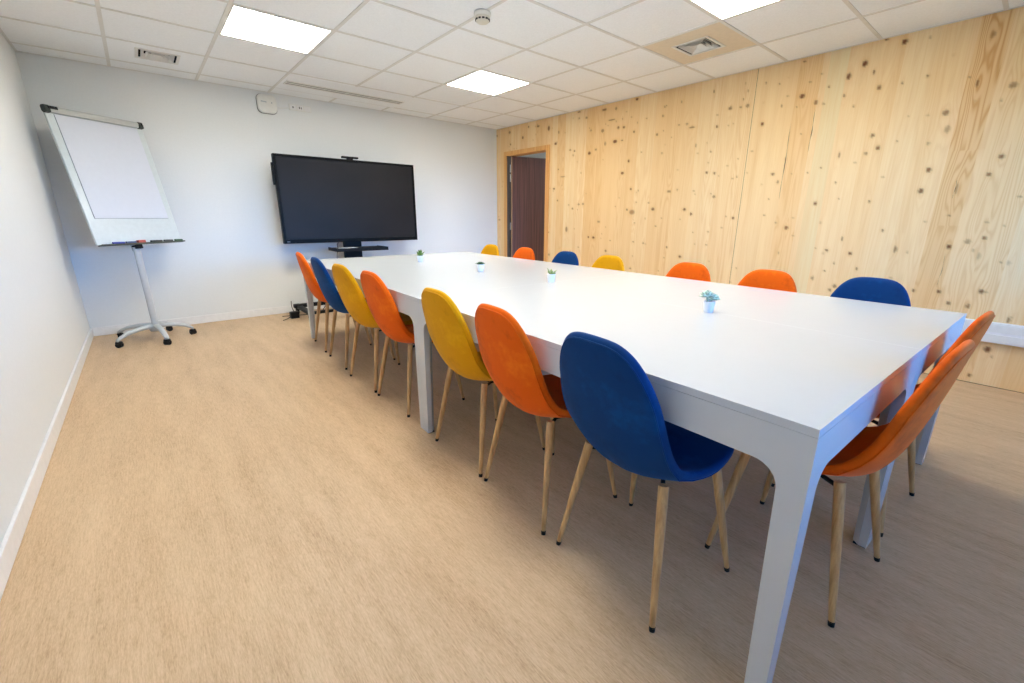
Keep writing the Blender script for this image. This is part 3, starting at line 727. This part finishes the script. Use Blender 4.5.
for k in range(20):
    az = k*2.399; el = 0.08 + 0.85*(k/20)**1.5; ln = 0.046 - 0.024*k/20
    d = Vector((math.cos(az)*math.cos(el), math.sin(az)*math.cos(el), math.sin(el)))
    leaf(m, (0, 0, h-0.002), Vector((0, 0, h-0.001)) + d*ln, 0.009, 0.003, curl=0.004)
m.build('rosette', M['succ_dark'], t)
t, h = pot(1.893, 3.627, 'bushy green plant in a white pot farthest away, in front of the screen', 0.030, 0.058)
m = MB()
for k in range(26):
    az = k*2.399; el = 0.15 + 1.3*rn.random(); ln = 0.035 + 0.028*rn.random()
    d = Vector((math.cos(az)*math.cos(el), math.sin(az)*math.cos(el), math.sin(el)))
    leaf(m, (d.x*0.008, d.y*0.008, h-0.004), Vector((0, 0, h-0.002)) + d*ln, 0.008, 0.003)
m.build('leaves', M['succ_leaf'], t)

# ---------------------------------------------------------------- interactive screen and its rolling stand
SY = 5.50
t = thing('television', 'large black wide screen display standing before the back wall', 'screen', (2.02, SY, 0.845))
Wd, Hd = 1.635, 0.945
bz, bb = 0.028, 0.045
m = MB(); hw = Wd/2
m.box(-hw, hw, 0.0, 0.05, 0, Hd)
fr = MB(); fr.box(-hw, hw, -0.014, 0, 0, bb); fr.box(-hw, hw, -0.014, 0, Hd-bz, Hd); fr.box(-hw, -hw+bz, -0.014, 0, bb, Hd-bz); fr.box(hw-bz, hw, -0.014, 0, bb, Hd-bz)
m.build('housing', M['black'], t, bevel=0.006); fr.build('bezel', plain('gloss_black_bezel', (0.004, 0.004, 0.004, 1), 0.45, spec=0.12), t, bevel=0.002)
MB().box(-hw+bz, hw-bz, -0.004, -0.0005, bb, Hd-bz).build('screen_glass', M['screen'], t)
MB().box(-hw-0.022, -hw, 0.0, 0.03, Hd-0.32, Hd-0.09).build('pen_holder', M['black'], t, bevel=0.004)
MB().box(-hw+0.03, -hw+0.06, -0.0150, -0.014, 0.018, 0.024).build('badge', M['line_grey'], t)
t = thing('webcam', 'black conference camera bar sitting on top of the large screen', 'camera', (2.03, SY+0.01, 0.8455+Hd))
MB().box(-0.03, 0.03, -0.02, 0.03, 0, 0.014).build('clip', M['black'], t)
MB().box(-0.095, 0.095, -0.025, 0.025, 0.014, 0.034).build('camera_bar', M['black'], t, bevel=0.006)
lm = MB(); lm.tube([(0, -0.025, 0.024), (0, -0.031, 0.024)], 0.009, 16); lm.build('lens', M['screen'], t)

t = thing('display_stand', 'black rolling stand carrying the large screen, feet under the table', 'stand', (1.99, 5.42, 0))
MB().box(-0.105, 0.105, 0.135, 0.20, 0.10, 1.35).build('column', M['black_metal'], t, bevel=0.004)
MB().box(-0.35, 0.35, 0.1305, 0.1345, 1.15, 1.50).build('mount_plate', M['black_metal'], t)
bs = MB()
bs.box(-0.76, 0.76, 0.135, 0.20, 0.095, 0.135); 
for sx in (-1, 1): bs.box(sx*0.70-0.03, sx*0.70+0.03, -0.30, 0.30, 0.085, 0.120)
bs.box(-0.70, 0.70, -0.30, -0.25, 0.085, 0.115)
bs.build('base_frame', M['black_metal'], t, bevel=0.004)
for sx in (-1, 1):
    for y in (-0.26, 0.27):
        m = MB(); m.tube([(sx*0.70-0.012, y, 0.035), (sx*0.70+0.012, y, 0.035)], 0.035, 20); m.box(sx*0.70-0.02, sx*0.70+0.02, y-0.015, y+0.015, 0.045, 0.086)
        m.build('caster', M['black'], t)
MB().box(-0.30, 0.30, -0.20, 0.13, 0.770, 0.782).box(-0.30, 0.30, -0.206, -0.20, 0.750, 0.790).box(-0.306, -0.30, -0.206, 0.13, 0.750, 0.790).box(0.30, 0.306, -0.206, 0.13, 0.750, 0.790).build('tray', M['black_metal'], t, bevel=0.003)
kb = thing('keyboard', 'thin black keyboard lying on the tray under the screen', 'keyboard', (2.125, 5.33, 0.7824), 0.12)
MB().box(-0.14, 0.14, -0.06, 0.06, 0, 0.010).build('keyboard_case', M['black'], kb, bevel=0.003)
kk = MB()
for r_ in range(4):
    for c_ in range(12): kk.box(-0.13+c_*0.0218, -0.112+c_*0.0218, -0.05+r_*0.025, -0.029+r_*0.025, 0.010, 0.013)
kk.build('keys', M['black'], kb)
pp = MB(); pp.box(-0.105, 0.105, -0.075, 0.075, 0, 0.004); tag(pp.build('paper_sheet', M['paper'], loc=(1.84, 5.34, 0.7822)), 'white sheet of paper on the tray under the screen', 'paper')
cb = MB(); cb.tube([(1.80, 5.520, 0.838), (1.75, 5.42, 0.822), (1.71, 5.28, 0.806), (1.688, 5.21, 0.800), (1.676, 5.195, 0.785), (1.664, 5.195, 0.70), (1.655, 5.22, 0.5), (1.60, 5.33, 0.25), (1.50, 5.45, 0.04), (1.38, 5.54, 0.006), (1.10, 5.62, 0.006)], 0.004, 8)
tag(cb.build('cable', M['black']), 'thin black cable hanging from the screen over its tray', 'cable')
pa = thing('power_adapter', 'black power brick with its cable on the floor by the stand foot', 'power adapter', (1.20, 5.47, 0))
MB().box(-0.045, 0.045, -0.035, 0.035, 0.0, 0.075).build('adapter_body', M['black'], pa, bevel=0.006)
m = MB(); m.tube([(0.0, 0.01, 0.075), (-0.005, 0.05, 0.11), (0.0, 0.09, 0.145), (0.01, 0.12, 0.18)], 0.004, 8); m.tube([(-0.04, 0, 0.02), (-0.08, -0.02, 0.006), (-0.14, -0.08, 0.005)], 0.004, 8)
m.build('lead', M['black'], pa)

# ---------------------------------------------------------------- access point and sockets high on the back wall
t = thing('wireless_access_point', 'white rounded square device high on the back wall left of the screen', 'access point', (1.290, Y_BACK, 2.325))
def rrect(w_, h_, r_, n=6):
    p = []
    for cx, cy, a0 in ((w_-r_, h_-r_, 0), (-w_+r_, h_-r_, 90), (-w_+r_, -h_+r_, 180), (w_-r_, -h_+r_, 270)):
        p += [(cx + r_*math.cos(math.radians(a0+90*k/n)), cy + r_*math.sin(math.radians(a0+90*k/n))) for k in range(n+1)]
    return p
MB().prism(rrect(0.098, 0.096, 0.05), lambda u, v, q_: (u, -q_, v), 0.0, 0.016).build('mounting_base', plain('dark_grey_plastic', (0.10, 0.10, 0.09, 1), 0.6), t)
m = MB(); P0 = rrect(0.095, 0.093, 0.05); n = len(P0)
lay = [(1.0, 0.016), (1.0, 0.030), (0.96, 0.038), (0.86, 0.042), (0.0, 0.044)]
vv = [(u*s_, -q_, v*s_) for s_, q_ in lay for u, v in P0]
m.add(vv, [(i*n+k, i*n+(k+1) % n, (i+1)*n+(k+1) % n, (i+1)*n+k) for i in range(len(lay)-1) for k in range(n)], 0, True)
m.build('cover', M['white_plastic'], t)
m = MB()
for k, (x, wd) in enumerate(((-0.060, .010), (-0.046, .012), (-0.030, .008), (-0.018, .010))): m.box(x, x+wd, -0.0455, -0.0425, 0.014-k*0.001, 0.024-k*0.001)
m.box(0.040, 0.047, -0.0455, -0.0425, 0.006, 0.022)
m.build('marking', M['line_grey'], t)
t = thing('wall_socket_plate', 'row of white sockets high on the back wall beside the access point', 'socket', (1.632, Y_BACK, 2.335))
MB().box(-0.118, 0.118, -0.010, 0, -0.032, 0.032).build('plate', M['white_plastic'], t, bevel=0.002)
for k, x in enumerate((-0.076, 0.0, 0.076)): MB().box(x-0.033, x+0.033, -0.013, -0.010, -0.025, 0.025).build('socket_insert', M['white_gloss'], t, bevel=0.001)
m = MB(); m.box(-0.082, -0.072, -0.0145, -0.013, -0.010, 0.008); m.box(-0.014, -0.006, -0.0145, -0.013, -0.010, 0.012); m.box(0.006, 0.013, -0.0145, -0.013, -0.010, 0.010)
m.build('port', M['black'], t)
m = MB(); m.tube([(1.394, Y_BACK-0.006, 2.315), (1.42, Y_BACK-0.006, 2.305), (1.47, Y_BACK-0.006, 2.315), (1.509, Y_BACK-0.006, 2.32)], 0.004, 8)
tag(m.build('data_cable', M['white_plastic']), 'short white cable between access point and socket plate', 'cable')

# dado trunking on the wooden wall
t = thing('cable_trunking', 'white two-compartment cable trunking along the lower wooden wall', 'cable trunking', (X_RIGHT, 0, 0.325))
yt0, yt1 = Y_REAR+0.02, 4.35
MB().box(-0.050, -0.001, yt0, yt1, 0, 0.140).build('trunking_body', M['white_gloss'], t, bevel=0.003)
m = MB(); m.box(-0.054, -0.050, yt0+0.01, yt1-0.01, 0.010, 0.060); m.box(-0.054, -0.050, yt0+0.01, yt1-0.01, 0.076, 0.130)
m.build('trunking_cover', M['white_plastic'], t, bevel=0.001)

# ---------------------------------------------------------------- flipchart easel
EX, EY = -0.045, 5.33
t = thing('flipchart_easel', 'white flipchart board on a five-armed rolling stand, left corner of the room', 'flipchart', (EX, EY, 0))
yaw, tilt = math.radians(35.5), math.radians(11.3)
BW, BH = 0.722, 1.065
bd = bpy.data.objects.new('board', None)
r_ax = Vector((math.cos(yaw), math.sin(yaw), 0)); n_ax = Vector((-math.sin(yaw), math.cos(yaw), 0)); u_ax = Vector((0, 0, math.cos(tilt))) + n_ax*math.sin(tilt)
b_ax = r_ax.cross(u_ax) * -1          # points to the back of the board
org = Vector((-0.002-EX, 5.328-EY, 0.903))
BM = Matrix(((r_ax.x, b_ax.x, u_ax.x, org.x), (r_ax.y, b_ax.y, u_ax.y, org.y), (r_ax.z, b_ax.z, u_ax.z, org.z), (0, 0, 0, 1)))
def on_board(mb, name, mat, parent=None, **kw):
    mb.v = [tuple(BM @ Vector(p)) for p in mb.v]; return mb.build(name, mat, parent or t, **kw)
board = on_board(MB().box(-BW/2, BW/2, 0.0, 0.022, 0, BH), 'board', M['board_white'], bevel=0.004)
on_board(MB().box(-BW/2+0.055, BW/2-0.055, -0.006, -0.0005, 0.222, BH-0.03), 'paper_pad', M['paper'])
pl = MB(); pl.box(-BW/2+0.0525, -BW/2+0.0545, -0.0055, -0.0005, 0.222, BH-0.03); pl.box(-BW/2+0.055, BW/2-0.055, -0.0055, -0.0005, 0.2185, 0.2215)
on_board(pl, 'pad_edge', M['line_grey'])
cpm = MB(); cpm.prism([(-0.024, 0), (0.0, 0.0), (0.012, 0.012), (0.012, 0.045), (0.0, 0.055), (-0.024, 0.050), (-0.034, 0.028)], lambda u, v, q_: (q_, u, BH-0.025+v), -BW/2+0.02, BW/2-0.02)
clamp = on_board(cpm, 'clamp_rail', M['grey_metal'], bevel=0.004)
for (xa, xb) in ((-BW/2-0.012, -BW/2+0.026), (BW/2-0.045, BW/2-0.004)):
    m = MB(); m.prism([(-0.036, -0.004), (0.0, -0.004), (0.014, 0.01), (0.014, 0.046), (0.002, 0.058), (-0.028, 0.053), (-0.038, 0.026)], lambda u, v, q_: (q_, u, BH-0.025+v), xa, xb)
    on_board(m, 'end_cap', plain('dark_green_black_plastic', (0.012, 0.02, 0.018, 1), 0.4), bevel=0.006)
    m = MB(); m.box(min(xa, xb)+0.02, max(xa, xb)+(0.045 if xa < 0 else -0.01)-(0.0 if xa < 0 else 0.0), -0.044, -0.036, BH-0.005, BH+0.018); on_board(m, 'clamp_lever', M['black'], bevel=0.003)
tr = MB(); tr.box(-BW/2, BW/2, -0.045, 0.0, -0.012, -0.005); tr.box(-BW/2, BW/2, -0.048, -0.043, -0.012, -0.001)
tray = on_board(tr, 'pen_tray', plain('dark_olive_plastic', (0.06, 0.07, 0.05, 1), 0.5), bevel=0.002)
on_board(MB().box(-0.075, -0.025, -0.02, 0.05, -0.048, -0.013), 'tray_bracket', M['black'], bevel=0.004)
# pens and eraser lying on the tray
def tray_item(name, label, cat, mb, mats, group=None):
    mb.v = [tuple(Vector((EX, EY, 0)) + BM @ Vector(p)) for p in mb.v]
    tag(mb.build(name, mats), label, cat, group)
def pen(xc, ln, mat, label):
    mb = MB(); r = 0.011; z = -0.005+r+0.0005
    mb.tube([(xc-ln/2, -0.025, z), (xc+ln*0.12, -0.025, z)], r, 12, 0); mb.tube([(xc+ln*0.12, -0.025, z), (xc+ln/2, -0.025, z)], r*0.9, 12, 1)
    tray_item('marker_pen', label, 'marker pen', mb, [mat, mat], 'marker pens on the flipchart tray')
pen(-0.215, 0.09, M['pen_blue'], 'blue marker pen at the left of the flipchart tray')
pen(-0.115, 0.08, plain('grey_blue_pen', (0.08, 0.12, 0.25, 1), 0.4), 'grey-blue marker pen left of the red eraser')
mb = MB().box(-0.060, 0.000, -0.041, -0.003, -0.0047, 0.022); tray_item('board_eraser', 'red eraser in the middle of the flipchart tray', 'eraser', mb, M['pen_red'])
pen(0.105, 0.10, M['pen_black'], 'black marker pen right of the red eraser')
pen(0.215, 0.08, plain('dark_grey_pen', (0.05, 0.06, 0.06, 1), 0.4), 'dark grey marker pen between the black and green ones')
pen(0.315, 0.07, M['pen_green'], 'dark green marker pen at the right end of the tray')
# pole and star base
pole = MB(); pole.tube([(0, 0, 0.10), BM @ Vector((-0.055, 0.025, -0.03))], 0.026, 24); pole.build('pole', M['pole_grey'], t)
pi = MB(); pi.tube([BM @ Vector((-0.06, 0.055, -0.06)), BM @ Vector((-0.06, 0.048, 0.55))], 0.014, 16); pi.build('back_post', M['pole_grey'], t)
hub = MB(); hub.lathe([(0, 0.085), (0.05, 0.085), (0.055, 0.10), (0.042, 0.135), (0.03, 0.15), (0, 0.15)], 28); hub.build('hub', M['pole_grey'], t)
CAST = [(-0.332, 5.164), (0.015, 5.003), (0.238, 5.321), (-0.330, 5.568)]
angs = [math.atan2(y-EY, x-EX) for x, y in CAST]
arms = [(math.hypot(x-EX, y-EY), a) for (x, y), a in zip(CAST, angs)]
arms.append((0.33, math.radians(72)))
for (ln, a) in arms:
    ca, sa = math.cos(a), math.sin(a)
    R0, zz = ln, None
    pr = [(0.02, 0.128), (0.08, 0.132), (ln*0.45, 0.126), (ln*0.75, 0.106), (ln*0.93, 0.078), (ln*0.995, 0.062)]
    m = MB(); rings = []
    hw_ = [0.026, 0.026, 0.024, 0.022, 0.020, 0.018]; ht = [0.022, 0.022, 0.020, 0.018, 0.016, 0.013]
    vv = []; n = 12
    for (r, z), a_, b_ in zip(pr, hw_, ht):
        for k in range(n):
            q_ = 2*math.pi*k/n
            lx = a_*math.cos(q_); lz = b_*math.sin(q_)
            vv.append((ca*r - sa*lx, sa*r + ca*lx, z + lz))
    ff = [(i*n+k, i*n+(k+1) % n, (i+1)*n+(k+1) % n, (i+1)*n+k) for i in range(len(pr)-1) for k in range(n)] + [tuple(range(n))[::-1], tuple(range((len(pr)-1)*n, len(pr)*n))]
    m.add(vv, ff, 0, True); arm = m.build('base_arm', M['pole_grey'], t)
    cx, cy = ca*ln*0.96, sa*ln*0.96
    m = MB(); d = Vector((math.cos(a+0.6), math.sin(a+0.6), 0))
    for s_ in (-1, 1): m.tube([(cx+d.x*s_*0.006, cy+d.y*s_*0.006, 0.024), (cx+d.x*s_*0.020, cy+d.y*s_*0.020, 0.024)], 0.024, 20)
    m.tube([(cx, cy, 0.02), (cx, cy, 0.056)], 0.008, 10); m.lathe([(0.0, 0.054), (0.024, 0.054), (0.028, 0.042), (0.020, 0.030), (0, 0.03)], 16, c=(cx, cy, 0))
    m.build('caster', M['black'], arm)
